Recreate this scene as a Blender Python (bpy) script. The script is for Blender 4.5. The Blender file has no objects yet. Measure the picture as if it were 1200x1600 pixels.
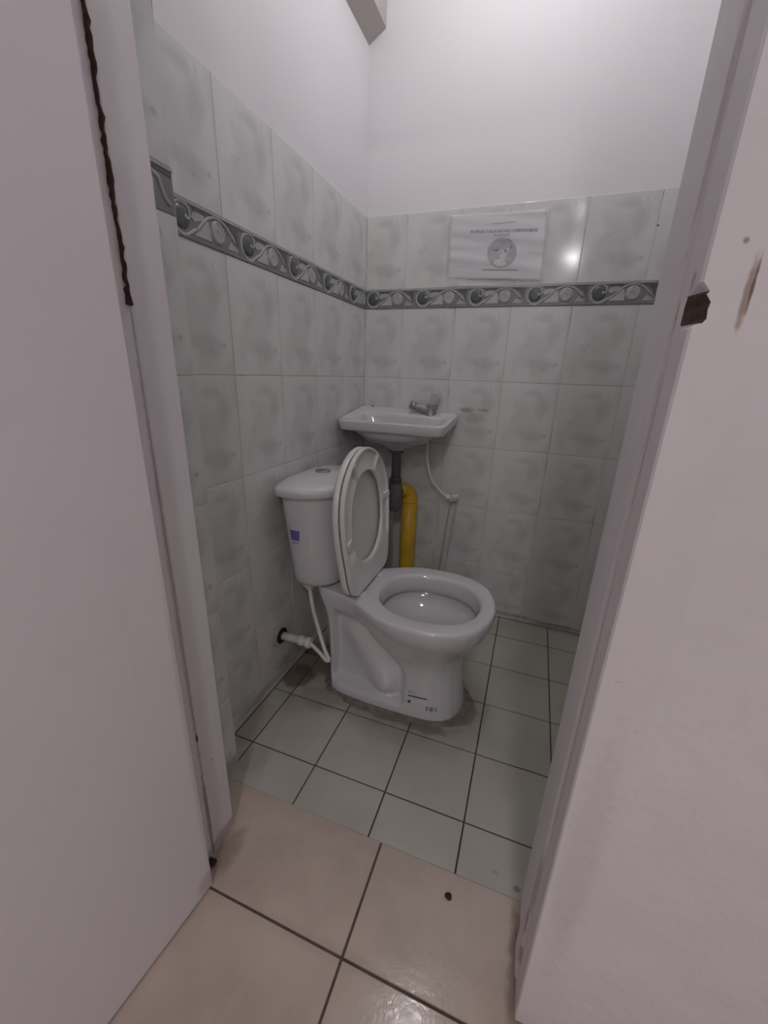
import bpy, math, random
import numpy as np
from mathutils import Vector, Matrix

random.seed(7)
C = bpy.context.scene.collection
SC = bpy.context.scene

# ---------------------------------------------------------------- camera
cam_data = bpy.data.cameras.new('camera')
cam = bpy.data.objects.new('camera', cam_data)
C.objects.link(cam)
FWD = Vector((-0.31555567, 0.89190469, -0.32392999))
RGT = Vector((0.93843443, 0.34390377, 0.03272646))
UPV = Vector((-0.14058963, 0.29366004, 0.94551485))
m = Matrix((RGT, UPV, -FWD)).transposed().to_4x4()
m.translation = Vector((0.6904, -1.6475, 1.0088))
cam.matrix_world = m
cam_data.sensor_fit = 'HORIZONTAL'
cam_data.sensor_width = 36.0
cam_data.lens = 632.555 / 1200 * 36.0
cam_data.clip_start = 0.02
SC.camera = cam

# ---------------------------------------------------------------- world, exposure
w = bpy.data.worlds.new('world')
w.use_nodes = True
w.node_tree.nodes['Background'].inputs[0].default_value = (0.9, 0.92, 1.0, 1)
w.node_tree.nodes['Background'].inputs[1].default_value = 0.12
SC.world = w
vs = SC.view_settings
vs.view_transform = 'Standard'
vs.look = 'None'
vs.gamma = 1.0
vs.use_curve_mapping = False
vs.exposure = 0.05
SC.cycles.use_denoising = True
SC.cycles.use_adaptive_sampling = True
SC.cycles.adaptive_threshold = 0.03
SC.cycles.max_bounces = 6
SC.cycles.diffuse_bounces = 4
SC.cycles.glossy_bounces = 3
SC.cycles.transmission_bounces = 2
SC.cycles.transparent_max_bounces = 6
SC.cycles.caustics_reflective = False
SC.cycles.caustics_refractive = False

BULB_POS = (0.52, -0.50, 2.24)     # bathroom ceiling bulb
BULB_E = 100.0
HALL_LAMPS = [((0.92, -2.74, 2.36), 190.0), ((0.86, -4.25, 2.36), 130.0)]


# ---------------------------------------------------------------- material helpers
def new_mat(name):
    mt = bpy.data.materials.new(name)
    mt.use_nodes = True
    nt = mt.node_tree
    b = nt.nodes['Principled BSDF']
    return mt, nt, b


def N(nt, t, **kw):
    n = nt.nodes.new(t)
    for k, v in kw.items():
        setattr(n, k, v)
    return n


def lk(nt, a, b):
    nt.links.new(a, b)


def set_in(nt, sock, v):
    if hasattr(v, 'is_output'):
        lk(nt, v, sock)
    else:
        sock.default_value = v


def rgba(c):
    return (c[0], c[1], c[2], 1.0)


def mix(nt, fac, a, b, mode='MIX'):
    n = N(nt, 'ShaderNodeMix', data_type='RGBA', blend_type=mode)
    set_in(nt, n.inputs['Factor'], fac)
    set_in(nt, n.inputs['A'], a if hasattr(a, 'is_output') else rgba(a))
    set_in(nt, n.inputs['B'], b if hasattr(b, 'is_output') else rgba(b))
    return n.outputs['Result']


def math_n(nt, op, a, b=None, clamp=False):
    n = N(nt, 'ShaderNodeMath', operation=op, use_clamp=clamp)
    set_in(nt, n.inputs[0], a)
    if b is not None:
        set_in(nt, n.inputs[1], b)
    return n.outputs[0]


def ramp(nt, v, lo, hi, a=0.0, b=1.0):
    n = N(nt, 'ShaderNodeMapRange', clamp=True, interpolation_type='SMOOTHSTEP')
    set_in(nt, n.inputs['Value'], v)
    n.inputs['From Min'].default_value = lo
    n.inputs['From Max'].default_value = hi
    n.inputs['To Min'].default_value = a
    n.inputs['To Max'].default_value = b
    return n.outputs['Result']


def noise(nt, vec, scale, detail=3.0, rough=0.5, dist=0.0):
    n = N(nt, 'ShaderNodeTexNoise')
    if vec is not None:
        lk(nt, vec, n.inputs['Vector'])
    n.inputs['Scale'].default_value = scale
    n.inputs['Detail'].default_value = detail
    n.inputs['Roughness'].default_value = rough
    n.inputs['Distortion'].default_value = dist
    return n.outputs['Fac']


def objco(nt):
    return N(nt, 'ShaderNodeTexCoord').outputs['Object']


def wpos(nt):
    return N(nt, 'ShaderNodeNewGeometry').outputs['Position']


def mapping(nt, vec, loc=(0, 0, 0), rot=(0, 0, 0), scale=(1, 1, 1)):
    n = N(nt, 'ShaderNodeMapping')
    lk(nt, vec, n.inputs['Vector'])
    n.inputs['Location'].default_value = loc
    n.inputs['Rotation'].default_value = rot
    n.inputs['Scale'].default_value = scale
    return n.outputs['Vector']


WOB = {}


def blob(nt, vec, c, r, soft=0.6, wob=0.35, wscale=30.0):
    """soft irregular patch round c with radii r (1 inside, 0 outside)"""
    s = N(nt, 'ShaderNodeVectorMath', operation='SUBTRACT')
    lk(nt, vec, s.inputs[0])
    s.inputs[1].default_value = c
    d = N(nt, 'ShaderNodeVectorMath', operation='DIVIDE')
    lk(nt, s.outputs[0], d.inputs[0])
    d.inputs[1].default_value = r
    ln = N(nt, 'ShaderNodeVectorMath', operation='LENGTH')
    lk(nt, d.outputs[0], ln.inputs[0])
    v = ln.outputs['Value']
    if wob:
        key = (nt.as_pointer(), vec.node.name, wscale)
        if key not in WOB:                     # one wobble noise shared by all patches of a material
            WOB[key] = noise(nt, vec, wscale, 2.0)
        nz = WOB[key]
        v = math_n(nt, 'ADD', v, math_n(nt, 'MULTIPLY', math_n(nt, 'SUBTRACT', nz, 0.5), wob * 2))
    return ramp(nt, v, 1.0 - soft, 1.0, 1.0, 0.0)


def bump(nt, b, h, strength=0.2, dist=0.01):
    n = N(nt, 'ShaderNodeBump')
    lk(nt, h, n.inputs['Height'])
    n.inputs['Strength'].default_value = strength
    n.inputs['Distance'].default_value = dist
    lk(nt, n.outputs['Normal'], b.inputs['Normal'])


def plain(name, col, rough=0.5, metal=0.0, var=0.06, scale=12.0, coat=0.0, spec=0.5):
    mt, nt, b = new_mat(name)
    nz = noise(nt, objco(nt), scale, 4.0)
    d = tuple(max(0, x * (1 - var * 2)) for x in col)
    l = tuple(min(1, x * (1 + var)) for x in col)
    lk(nt, mix(nt, nz, d, l), b.inputs['Base Color'])
    b.inputs['Roughness'].default_value = rough
    b.inputs['Metallic'].default_value = metal
    b.inputs['Coat Weight'].default_value = coat
    b.inputs['Specular IOR Level'].default_value = spec
    return mt


M = {}
# glazed wall tile: one print, repeated on every tile
mt, nt, b = new_mat('wall_tile_glaze')
oc = objco(nt)
col = (0.585, 0.585, 0.565)
n1 = noise(nt, mapping(nt, oc, (0.3, 0, 0.2), (0, 0.6, 0), (7, 7, 5.0)), 1.4, 3.0, 0.5, 0.4)
c1 = mix(nt, ramp(nt, n1, 0.40, 0.66), (0.70, 0.70, 0.685), (0.615, 0.625, 0.61))
n2 = noise(nt, mapping(nt, oc, (2.3, 0, 1.2), (0, 0.75, 0), (26, 26, 12)), 1.6, 3.0, 0.6)
c1 = mix(nt, ramp(nt, n2, 0.58, 0.76, 0, 0.18), c1, (0.45, 0.465, 0.455))
for (u, v, ru, rv, s, k) in [(.135, .060, .055, .034, .9, .30), (.090, .066, .034, .024, .9, .24), (.150, .175, .034, .060, .9, .22),
                              (.115, .215, .045, .020, .9, .26), (.055, .120, .020, .020, .9, .18), (.128, .049, .004, .004, .8, .75),
                              (.174, .064, .008, .008, .9, .5), (.070, .130, .007, .004, .9, .45), (.160, .222, .004, .012, .9, .4)]:
    c1 = mix(nt, math_n(nt, 'MULTIPLY', blob(nt, oc, (u, 0, v), (ru, 1, rv), s, 0.3, 55.0), k), c1, (0.33, 0.355, 0.35))
gp = wpos(nt)
for (c, r, k, cc) in [((.435, 0, .884), (.04, .05, .012), .55, (.17, .15, .14)), ((.50, 0, .885), (.035, .05, .008), .45, (.17, .15, .14)),
                      ((.47, 0, .855), (.05, .05, .03), .30, (.2, .19, .18)), ((.962, 0, 1.464), (.005, .02, .005), .95, (.05, .04, .04)),
                      ((.70, 0, .022), (.16, .05, .014), .5, (.16, .11, .08)), ((.90, 0, .015), (.14, .05, .012), .55, (.16, .11, .08)),
                      ((.0, -.70, .17), (.05, .05, .05), .35, (.2, .17, .14)), ((.0, -.62, .05), (.03, .10, .07), .35, (.15, .10, .08)),
                      ((.0, -.80, .03), (.03, .16, .025), .35, (.16, .12, .09)), ((.075, -1.05, .03), (.03, .09, .035), .45, (.16, .12, .10)),
                      ((.36, 0, .14), (.05, .05, .14), .25, (.2, .19, .16))]:
    c1 = mix(nt, math_n(nt, 'MULTIPLY', blob(nt, gp, c, r, 0.7, 0.5, 60.0), k), c1, cc)
lk(nt, c1, b.inputs['Base Color'])
b.inputs['Roughness'].default_value = 0.11
b.inputs['Specular IOR Level'].default_value = 0.5
bump(nt, b, noise(nt, gp, 9.0, 2.0), 0.05, 0.004)
M['tile'] = mt

# wall grout: pale with dirty stretches
mt, nt, b = new_mat('wall_grout')
gp = wpos(nt)
g = noise(nt, gp, 7.0, 4.0, 0.6)
lk(nt, mix(nt, ramp(nt, g, 0.52, 0.68), (0.66, 0.65, 0.63), (0.22, 0.19, 0.17)), b.inputs['Base Color'])
b.inputs['Roughness'].default_value = 0.9
M['grout'] = mt


def plaster(name, col, stains=(), rough=0.75, bmp=0.25, lump=0.15, dirt=0.15):
    mt, nt, b = new_mat(name)
    gp = wpos(nt)
    big = noise(nt, gp, 3.0, 3.0)
    c = mix(nt, ramp(nt, big, 0.3, 0.75), col, tuple(x * (1 - dirt * .5) for x in col))
    sm = noise(nt, mapping(nt, gp, scale=(1, 1, .35)), 14.0, 5.0, 0.65)
    c = mix(nt, ramp(nt, sm, 0.58, 0.80, 0, dirt * 2), c, tuple(x * f for x, f in zip(col, (.70, .62, .58))))
    for (cc, r, k, sc) in stains:
        c = mix(nt, math_n(nt, 'MULTIPLY', blob(nt, gp, cc, r, 0.6, 0.35, 90.0), k), c, sc)
    lk(nt, c, b.inputs['Base Color'])
    b.inputs['Roughness'].default_value = rough
    b.inputs['Specular IOR Level'].default_value = 0.35
    h = math_n(nt, 'ADD', math_n(nt, 'MULTIPLY', noise(nt, gp, 60.0, 5.0, 0.6), 0.3), math_n(nt, 'MULTIPLY', noise(nt, gp, 11.0, 3.0), lump * 6))
    bump(nt, b, h, bmp, 0.006)
    return mt


M['plaster'] = plaster('white_wall_paint', (0.80, 0.785, 0.80), rough=0.7, bmp=0.12, dirt=0.05)
RB = (.22, .14, .10)
M['hall_paint'] = plaster('hall_wall_paint', (0.80, 0.765, 0.785), stains=[
    ((.832, -1.22, 1.075), (.0032, .05, .030), .75, (.34, .22, .15)), ((.835, -1.22, 1.082), (.0018, .05, .028), .8, (.12, .09, .08)),
    ((.822, -1.22, 1.113), (.003, .05, .003), .6, RB), ((.905, -1.22, .925), (.0016, .05, .0016), .6, RB), ((.80, -1.22, .05), (.05, .05, .05), .35, (.35, .30, .27))],
    rough=0.55, bmp=0.6, lump=0.3, dirt=0.14)
M['frame_paint'] = plaster('door_frame_paint', (0.79, 0.755, 0.77), stains=[
    ((.832, -1.22, 1.075), (.0036, .004, .034), .8, (.34, .22, .15)), ((.8345, -1.22, 1.080), (.0016, .004, .028), .85, (.12, .09, .08)),
    ((.822, -1.22, 1.113), (.003, .004, .003), .7, RB), ((.828, -1.22, .40), (.028, .004, .30), .22, (.45, .40, .39)),
    ((.80, -1.172, 1.065), (.05, .003, .022), .9, (.05, .04, .04)), ((.80, -1.178, .95), (.05, .004, .12), .45, (.35, .27, .25)),
    ((.80, -1.178, .60), (.05, .005, .30), .4, (.36, .28, .26)), ((.80, -1.165, 1.20), (.05, .004, .10), .4, (.36, .28, .26)),
    ((.80, -1.165, .25), (.05, .012, .10), .5, (.30, .21, .18)), ((.80, -1.16, .15), (.05, .010, .05), .65, (.20, .14, .12)),
    ((.80, -1.17, .07), (.05, .012, .03), .6, (.16, .12, .11)), ((.80, -1.198, 1.09), (.05, .006, .012), .5, (.2, .15, .13)),
    ((.166, -1.17, .02), (.05, .06, .025), .5, (.22, .17, .15)), ((.166, -1.205, .12), (.05, .006, .16), .6, (.24, .18, .16)),
    ((.166, -1.205, .6), (.05, .006, .5), .4, (.36, .27, .25)), ((.166, -1.175, .245), (.05, .0035, .003), .9, (.08, .06, .05)),
    ((.166, -1.203, .33), (.05, .003, .012), .9, (.10, .08, .07))], rough=0.5, bmp=0.4, lump=0.2, dirt=0.14)
M['door_paint'] = plaster('door_leaf_paint', (0.82, 0.785, 0.805), stains=[
    ((.205, -1.26, .03), (.05, .03, .04), .4, (.35, .29, .27)), ((.20, -1.255, .35), (.05, .006, .5), .3, (.45, .36, .35))],
    rough=0.45, bmp=0.06, lump=0.1, dirt=0.07)

# bathroom floor tile
mt, nt, b = new_mat('floor_tile_glaze')
gp = wpos(nt)
c = mix(nt, ramp(nt, noise(nt, gp, 5.0, 3.0), .35, .7), (0.475, 0.465, 0.405), (0.42, 0.405, 0.35))
for (cc, r, k, sc) in [((.385, -.57, 0), (.305, .195, .1), .70, (.245, .195, .16)), ((.36, -.585, 0), (.36, .235, .1), .38, (.30, .285, .24)),  # dirt round the foot; wider grey patch also paints in the toilet's shadow
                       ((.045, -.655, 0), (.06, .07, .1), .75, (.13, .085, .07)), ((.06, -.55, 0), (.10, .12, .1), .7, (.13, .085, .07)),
                       ((.16, -.72, 0), (.08, .06, .1), .4, (.27, .23, .19)), ((.03, -.88, 0), (.05, .10, .1), .4, (.30, .25, .21)),
                       ((.10, -.98, 0), (.05, .05, .1), .35, (.32, .27, .23)), ((.62, -.60, 0), (.035, .06, .1), .6, (.17, .12, .09)),
                       ((.50, -.70, 0), (.09, .03, .1), .6, (.17, .12, .09)),
                       ((.75, -1.015, 0), (.010, .006, .1), .35, (.2, .17, .14)), ((.794, -1.03, 0), (.009, .007, .1), .6, (.12, .09, .08)),
                       ((.92, -.01, 0), (.2, .02, .1), .4, (.2, .14, .1))]:
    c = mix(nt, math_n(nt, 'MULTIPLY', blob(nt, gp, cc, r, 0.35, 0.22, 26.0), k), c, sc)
spk = noise(nt, gp, 160.0, 1.0)
c = mix(nt, ramp(nt, spk, .78, .82, 0, .35), c, (.2, .17, .14))
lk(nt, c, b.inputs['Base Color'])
b.inputs['Roughness'].default_value = 0.28
bump(nt, b, noise(nt, gp, 14.0, 3.0), 0.08, 0.004)
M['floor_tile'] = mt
M['hall_grout'] = plain('hall_floor_grout', (0.14, 0.10, 0.085), 0.95, var=0.3, scale=30)
M['floor_grout'] = plain('floor_grout', (0.095, 0.065, 0.05), 0.95, var=0.25, scale=30)

# beige hall tile
mt, nt, b = new_mat('beige_floor_tile_glaze')
gp = wpos(nt)
c = mix(nt, ramp(nt, noise(nt, gp, 6.0, 5.0, .6), .3, .7), (0.56, 0.46, 0.385), (0.46, 0.375, 0.315))
for (cc, r, k, sc) in [((.19, -1.19, 0), (.035, .07, .1), .6, (.24, .18, .15)), ((.80, -1.16, 0), (.022, .14, .1), .7, (.17, .12, .09)),
                       ((.5, -1.255, 0), (.3, .02, .1), .25, (.3, .24, .2)), ((.30, -1.06, 0), (.22, .03, .1), .25, (.40, .34, .28))]:
    c = mix(nt, math_n(nt, 'MULTIPLY', blob(nt, gp, cc, r, 0.7, 0.4, 40.0), k), c, sc)
c = mix(nt, ramp(nt, noise(nt, gp, 90.0, 2.0), .72, .8, 0, .4), c, (.70, .62, .54))
lk(nt, c, b.inputs['Base Color'])
lk(nt, ramp(nt, noise(nt, gp, 30.0, 4.0), .3, .7, .10, .20), b.inputs['Roughness'])
bump(nt, b, noise(nt, gp, 120.0, 3.0), 0.10, 0.002)
M['beige_tile'] = mt

M['ceramic'] = plain('white_vitreous_china', (0.625, 0.615, 0.63), 0.10, var=0.02, scale=3, coat=0.3)
M['seat'] = plain('white_seat_plastic', (0.70, 0.685, 0.665), 0.28, var=0.02, scale=4)
M['pvc'] = plain('white_pvc', (0.70, 0.68, 0.61), 0.4, var=0.08, scale=30)
M['hose'] = plain('white_hose_plastic', (0.72, 0.71, 0.67), 0.35, var=0.04, scale=30)
M['conduit'] = plain('cement_smeared_pvc', (0.60, 0.59, 0.56), 0.6, var=0.2, scale=24)
M['yellow'] = plain('yellow_pvc', (0.72, 0.44, 0.03), 0.4, var=0.14, scale=16)
M['dark_pvc'] = plain('dark_grey_pvc', (0.085, 0.085, 0.09), 0.4, var=0.1, scale=30)
M['trap_grey'] = plain('grey_trap_plastic', (0.15, 0.145, 0.145), 0.45, var=0.12, scale=30)
M['chrome'] = plain('dull_chrome', (0.34, 0.33, 0.325), 0.36, metal=0.45, var=0.08, scale=40)
M['button'] = plain('brushed_button_metal', (0.40, 0.39, 0.38), 0.32, metal=0.9, var=0.05, scale=60)
M['black'] = plain('pipe_gap_black', (0.008, 0.008, 0.008), 0.8)  # flat black standing in for the dark gap round the supply pipe
M['mud'] = plain('brown_mud', (0.075, 0.038, 0.028), 0.95, var=0.4, scale=120)
M['chip'] = plain('dark_chip', (0.035, 0.025, 0.02), 0.8, var=0.3, scale=80)
M['paper'] = plain('white_paper', (0.72, 0.71, 0.725), 0.6, var=0.04, scale=14)
M['ink'] = plain('grey_print_ink', (0.10, 0.095, 0.105), 0.7)
M['ink_soft'] = plain('faded_print_ink', (0.30, 0.29, 0.30), 0.7)
M['photo_grey'] = plain('printed_photo_grey', (0.36, 0.355, 0.37), 0.6, var=0.12, scale=60)
M['photo_light'] = plain('printed_photo_light', (0.60, 0.59, 0.60), 0.6, var=0.08, scale=90)
M['photo_dark'] = plain('printed_photo_dark', (0.11, 0.105, 0.115), 0.6)
M['blue'] = plain('blue_sticker_print', (0.16, 0.18, 0.46), 0.5, var=0.3, scale=260)
M['blue_pale'] = plain('faded_blue_sticker', (0.55, 0.555, 0.61), 0.4, var=0.15, scale=60)
M['sticker_mark'] = plain('faded_sticker_print', (0.42, 0.42, 0.47), 0.5)
M['label_white'] = plain('white_sticker', (0.70, 0.69, 0.695), 0.3, var=0.02)
M['b_ground'] = plain('border_ground_grey', (0.245, 0.25, 0.255), 0.3, var=0.22, scale=45)
M['b_dark'] = plain('border_dark_grey', (0.115, 0.125, 0.125), 0.3, var=0.2, scale=50)
M['b_light'] = plain('border_light_grey', (0.43, 0.43, 0.43), 0.3, var=0.15, scale=50)
M['b_pale'] = plain('border_pale_leaf', (0.50, 0.50, 0.50), 0.3, var=0.14, scale=50)
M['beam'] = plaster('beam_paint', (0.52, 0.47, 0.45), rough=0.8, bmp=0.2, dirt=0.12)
M['wood_hole'] = plain('raw_chipped_wood', (0.10, 0.07, 0.055), 0.95, var=0.4, scale=90)
M['water'] = plain('bowl_water', (0.50, 0.49, 0.48), 0.04, var=0.02)

mt, nt, b = new_mat('clear_plastic_sleeve')
b.inputs['Base Color'].default_value = (0.9, 0.9, 0.92, 1)
b.inputs['Roughness'].default_value = 0.12
b.inputs['Alpha'].default_value = 0.16
bump(nt, b, noise(nt, mapping(nt, objco(nt), scale=(1, 1, 3)), 16.0, 3.0), 0.5, 0.01)
M['sleeve'] = mt


def emit(name, col, s):
    mt, nt, b = new_mat(name)
    b.inputs['Base Color'].default_value = rgba(col)
    b.inputs['Emission Color'].default_value = rgba(col)
    b.inputs['Emission Strength'].default_value = s
    return mt


M['bulb'] = emit('lit_bulb', (0.985, 0.97, 0.985), BULB_E)
M['hall_glow0'] = emit('lit_hall_diffuser', (1.0, 0.962, 0.985), HALL_LAMPS[0][1])
M['hall_glow1'] = emit('lit_far_hall_diffuser', (1.0, 0.962, 0.985), HALL_LAMPS[1][1])


# ---------------------------------------------------------------- mesh helpers
def mesh_of(name, V, F, mat=None, smooth=False):
    me = bpy.data.meshes.new(name)
    me.from_pydata([tuple(v) for v in V], [], F)
    me.validate()
    me.update()
    if mat:
        me.materials.append(M[mat])
    if smooth:
        me.polygons.foreach_set('use_smooth', [True] * len(me.polygons))
    return me


def put(name, me, parent=None, loc=None):
    o = bpy.data.objects.new(name, me)
    C.objects.link(o)
    if parent is not None:
        o.parent = parent
        base = parent_world(parent)
        o.location = (-base) if loc is None else Vector(loc)
    elif loc is not None:
        o.location = loc
    return o


def parent_world(p):
    v = Vector((0, 0, 0))
    while p is not None:
        v += p.location
        p = p.parent
    return v


def obj(name, V, F, mat, parent=None, smooth=False):
    """mesh given in world coordinates, parents are only translated"""
    return put(name, mesh_of(name, V, F, mat, smooth), parent)


def tag(o, label=None, cat=None, group=None, kind=None):
    if label:
        o['label'] = label
    if cat:
        o['category'] = cat
    if group:
        o['group'] = group
    if kind:
        o['kind'] = kind
    return o


def thing(name, loc, label, cat, group=None):
    o = bpy.data.objects.new(name, None)
    C.objects.link(o)
    o.location = loc
    o.empty_display_size = 0.05
    return tag(o, label, cat, group)


def box_geo(lo, hi, ch=0.0):
    x0, y0, z0 = lo
    x1, y1, z1 = hi
    if ch <= 0:
        V = [(x0, y0, z0), (x1, y0, z0), (x1, y1, z0), (x0, y1, z0), (x0, y0, z1), (x1, y0, z1), (x1, y1, z1), (x0, y1, z1)]
        F = [(0, 3, 2, 1), (4, 5, 6, 7), (0, 1, 5, 4), (1, 2, 6, 5), (2, 3, 7, 6), (3, 0, 4, 7)]
        return V, F
    # chamfered box from a convex hull
    import bmesh
    bm = bmesh.new()
    V0, F0 = box_geo(lo, hi)
    vs_ = [bm.verts.new(v) for v in V0]
    for f in F0:
        bm.faces.new([vs_[i] for i in f])
    bmesh.ops.bevel(bm, geom=bm.edges[:], offset=ch, segments=2, profile=0.5, affect='EDGES')
    bm.verts.index_update()
    V = [tuple(v.co) for v in bm.verts]
    F = [tuple(v.index for v in f.verts) for f in bm.faces]
    bm.free()
    return V, F


def box(name, lo, hi, mat, parent=None, ch=0.0):
    V, F = box_geo(lo, hi, ch)
    return obj(name, V, F, mat, parent)


def join(*geos):
    V, F = [], []
    for v, f in geos:
        o = len(V)
        V += list(v)
        F += [tuple(i + o for i in q) for q in f]
    return V, F


def loft(rings, cap0=True, cap1=True):
    n = len(rings[0])
    V = [tuple(p) for r in rings for p in r]
    F = []
    for i in range(len(rings) - 1):
        for j in range(n):
            a, b_ = i * n + j, i * n + (j + 1) % n
            F.append((a, b_, b_ + n, a + n))
    if cap0:
        F.append(tuple(reversed(range(n))))
    if cap1:
        F.append(tuple(range((len(rings) - 1) * n, len(rings) * n)))
    return V, F


def smooth_path(pts, n=8):
    P = [Vector(p) for p in pts]
    P = [2 * P[0] - P[1]] + P + [2 * P[-1] - P[-2]]
    out = []
    for i in range(1, len(P) - 2):
        for k in range(n):
            t = k / n
            p0, p1, p2, p3 = P[i - 1:i + 3]
            out.append(0.5 * ((2 * p1) + (-p0 + p2) * t + (2 * p0 - 5 * p1 + 4 * p2 - p3) * t * t + (-p0 + 3 * p1 - 3 * p2 + p3) * t ** 3))
    out.append(P[-2])
    return out


def tube_geo(pts, r, n=12, jit=0.0):
    P = [Vector(p) for p in pts]
    rs = r if isinstance(r, (list, tuple)) else [r] * len(P)
    rings = []
    up = None
    for i, p in enumerate(P):
        t = (P[min(i + 1, len(P) - 1)] - P[max(i - 1, 0)]).normalized()
        if up is None:
            up = Vector((0, 0, 1)) if abs(t.z) < 0.9 else Vector((1, 0, 0))
        a = t.cross(up).normalized()
        up = a.cross(t).normalized()
        ring = []
        for k in range(n):
            an = 2 * math.pi * k / n
            rr = rs[i] * (1 + random.uniform(-jit, jit))
            ring.append(p + a * math.cos(an) * rr + up * math.sin(an) * rr)
        rings.append(ring)
    return loft(rings)


def tube(name, pts, r, mat, parent=None, n=12, jit=0.0):
    V, F = tube_geo(pts, r, n, jit)
    return obj(name, V, F, mat, parent, smooth=True)


def lathe_geo(prof, c, axis='Z', n=32):
    """prof: list of (radius, along)"""
    rings = []
    for (r, a) in prof:
        ring = []
        for k in range(n):
            an = 2 * math.pi * k / n
            u, v = r * math.cos(an), r * math.sin(an)
            p = {'Z': (u, v, a), 'X': (a, u, v), 'Y': (v, a, u)}[axis]
            ring.append((c[0] + p[0], c[1] + p[1], c[2] + p[2]))
        rings.append(ring)
    return loft(rings)


def lathe(name, prof, c, mat, parent=None, axis='Z', n=32, sharp=True):
    V, F = lathe_geo(prof, c, axis, n)
    o = obj(name, V, F, mat, parent, smooth=True)
    if sharp:
        auto_sharp(o, 40)
    return o


def auto_sharp(o, deg=35):
    me = o.data
    import bmesh
    bm = bmesh.new()
    bm.from_mesh(me)
    for e in bm.edges:
        if len(e.link_faces) == 2 and e.calc_face_angle(0) > math.radians(deg):
            e.smooth = False
    for f in bm.faces:
        f.smooth = True
    bm.to_mesh(me)
    bm.free()


def subsurf(o, lv=1):
    md = o.modifiers.new('subdivision', 'SUBSURF')
    md.levels = lv
    md.render_levels = lv


# ---------------------------------------------------------------- setting: dimensions
CEIL = 2.40
ZR = [0.0, 0.237, 0.4890, 0.7406, 0.9922, 1.2466]      # wall tile rows
ZB, ZT, ZTOP = 1.2466, 1.3136, 1.5572                  # border bottom, border top, top of the tiling
XR, YF = 1.15, -1.049                                   # right wall, edge of the white floor
tile_cache = {}


def tile_mesh(wd, ht, mat, th=0.0035, ch=0.0013, u0=0.0, kind='wall'):
    key = (round(wd, 4), round(ht, 4), mat, round(u0, 4), kind)
    if key in tile_cache:
        return tile_cache[key]
    x0, x1, z0, z1 = u0, u0 + wd, 0.0, ht
    pts = lambda d, y: [(x0 + d, y, z0 + d), (x1 - d, y, z0 + d), (x1 - d, y, z1 - d), (x0 + d, y, z1 - d)]
    V = pts(ch, 0.0) + pts(ch * .3, ch * .25) + pts(0.0, ch) + pts(0.0, th)
    F = [(0, 1, 2, 3)]
    for k in range(3):
        for j in range(4):
            a, b_ = k * 4 + j, k * 4 + (j + 1) % 4
            F.append((a, a + 4, b_ + 4, b_))
    if kind == 'floor':       # lay it down: local x,z -> x,y ; face up
        V = [(x, z, -y) for (x, y, z) in V]
    me = mesh_of('tile_slab', V, F, mat)
    tile_cache[key] = me
    return me


# ---- floor of the bathroom and of the hall
GF = 0.0036
floor_b = tag(box('floor', (-0.02, YF, -0.06), (XR + 0.02, 0.02, -0.0022), 'floor_grout'), 'white glazed tile floor of the washroom with dark brown joints', 'floor', kind='structure')
xs = [0.0] + [0.4673 + 0.2012 * k for k in range(-2, 4)] + [XR]
ys = [0.0] + [0.055 - 0.1981 * r for r in range(1, 6)] + [YF]
for i in range(len(xs) - 1):
    for j in range(len(ys) - 1):
        wd, ht = xs[i + 1] - xs[i] - GF, ys[j] - ys[j + 1] - GF
        if j == len(ys) - 2:
            ht += GF * 0.5
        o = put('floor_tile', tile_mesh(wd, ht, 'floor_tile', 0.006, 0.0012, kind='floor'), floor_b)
        dz = random.uniform(-0.0004, 0.0003)
        o.location = (xs[i] + GF / 2, ys[j + 1] + (GF / 2 if j < len(ys) - 2 else 0.0), dz)
HX0, HX1, HY0 = -0.55, 1.95, -4.9
floor_h = tag(box('floor_hall', (HX0, HY0, -0.06), (HX1, YF, -0.0022), 'hall_grout'), 'beige glazed tile floor of the hall outside the doorway', 'floor', kind='structure')
hx = [HX0] + [0.5 + 0.45 * k for k in range(-2, 4)] + [HX1]
hy = [YF] + [-1.255 - 0.45 * k for k in range(0, 9)] + [HY0]
GH = 0.0045
for i in range(len(hx) - 1):
    for j in range(len(hy) - 1):
        wd, ht = hx[i + 1] - hx[i] - GH, hy[j] - hy[j + 1] - GH
        if j == 0:
            ht += GH * 0.5
        o = put('hall_floor_tile', tile_mesh(wd, ht, 'beige_tile', 0.006, 0.0015, kind='floor'), floor_h)
        o.location = (hx[i] + GH / 2, hy[j + 1] + GH / 2, random.uniform(-0.0003, 0.0003))

# ---- walls
GW = 0.0016
wall_back = tag(box('wall_back', (-0.12, 0.004, -0.02), (XR + 0.12, 0.12, CEIL), 'plaster'), 'back wall, marbled grey tile below and white paint above', 'wall', kind='structure')
wall_left = tag(box('wall_left', (-0.12, -1.01, -0.02), (-0.004, 0.12, CEIL), 'plaster'), 'left wall behind the cistern, marbled tile below white paint', 'wall', kind='structure')
wall_right = tag(box('wall_right', (XR + 0.004, -1.01, -0.02), (XR + 0.12, 0.12, CEIL), 'plaster'), 'right washroom wall hidden past the door frame', 'wall', kind='structure')
wall_front = tag(box('wall_front', (HX0, -1.215, -0.02), (0.0706, -1.012, CEIL), 'hall_paint'), 'painted wall to the left of the doorway behind the open door', 'wall', kind='structure')
V, F = join(box_geo((0.857, -1.2198, -0.02), (HX1, -1.045, CEIL)), box_geo((0.0706, -1.215, 2.06), (0.86, -1.045, CEIL)))
wall_front_r = tag(obj('wall_front_right', V, F, 'hall_paint'), 'rough white plastered hall wall to the right of the doorway', 'wall', kind='structure')
box('grout_bed', (-0.004, 0.0014, 0.0), (XR, 0.0045, ZTOP - .001), 'grout', wall_back)
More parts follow.
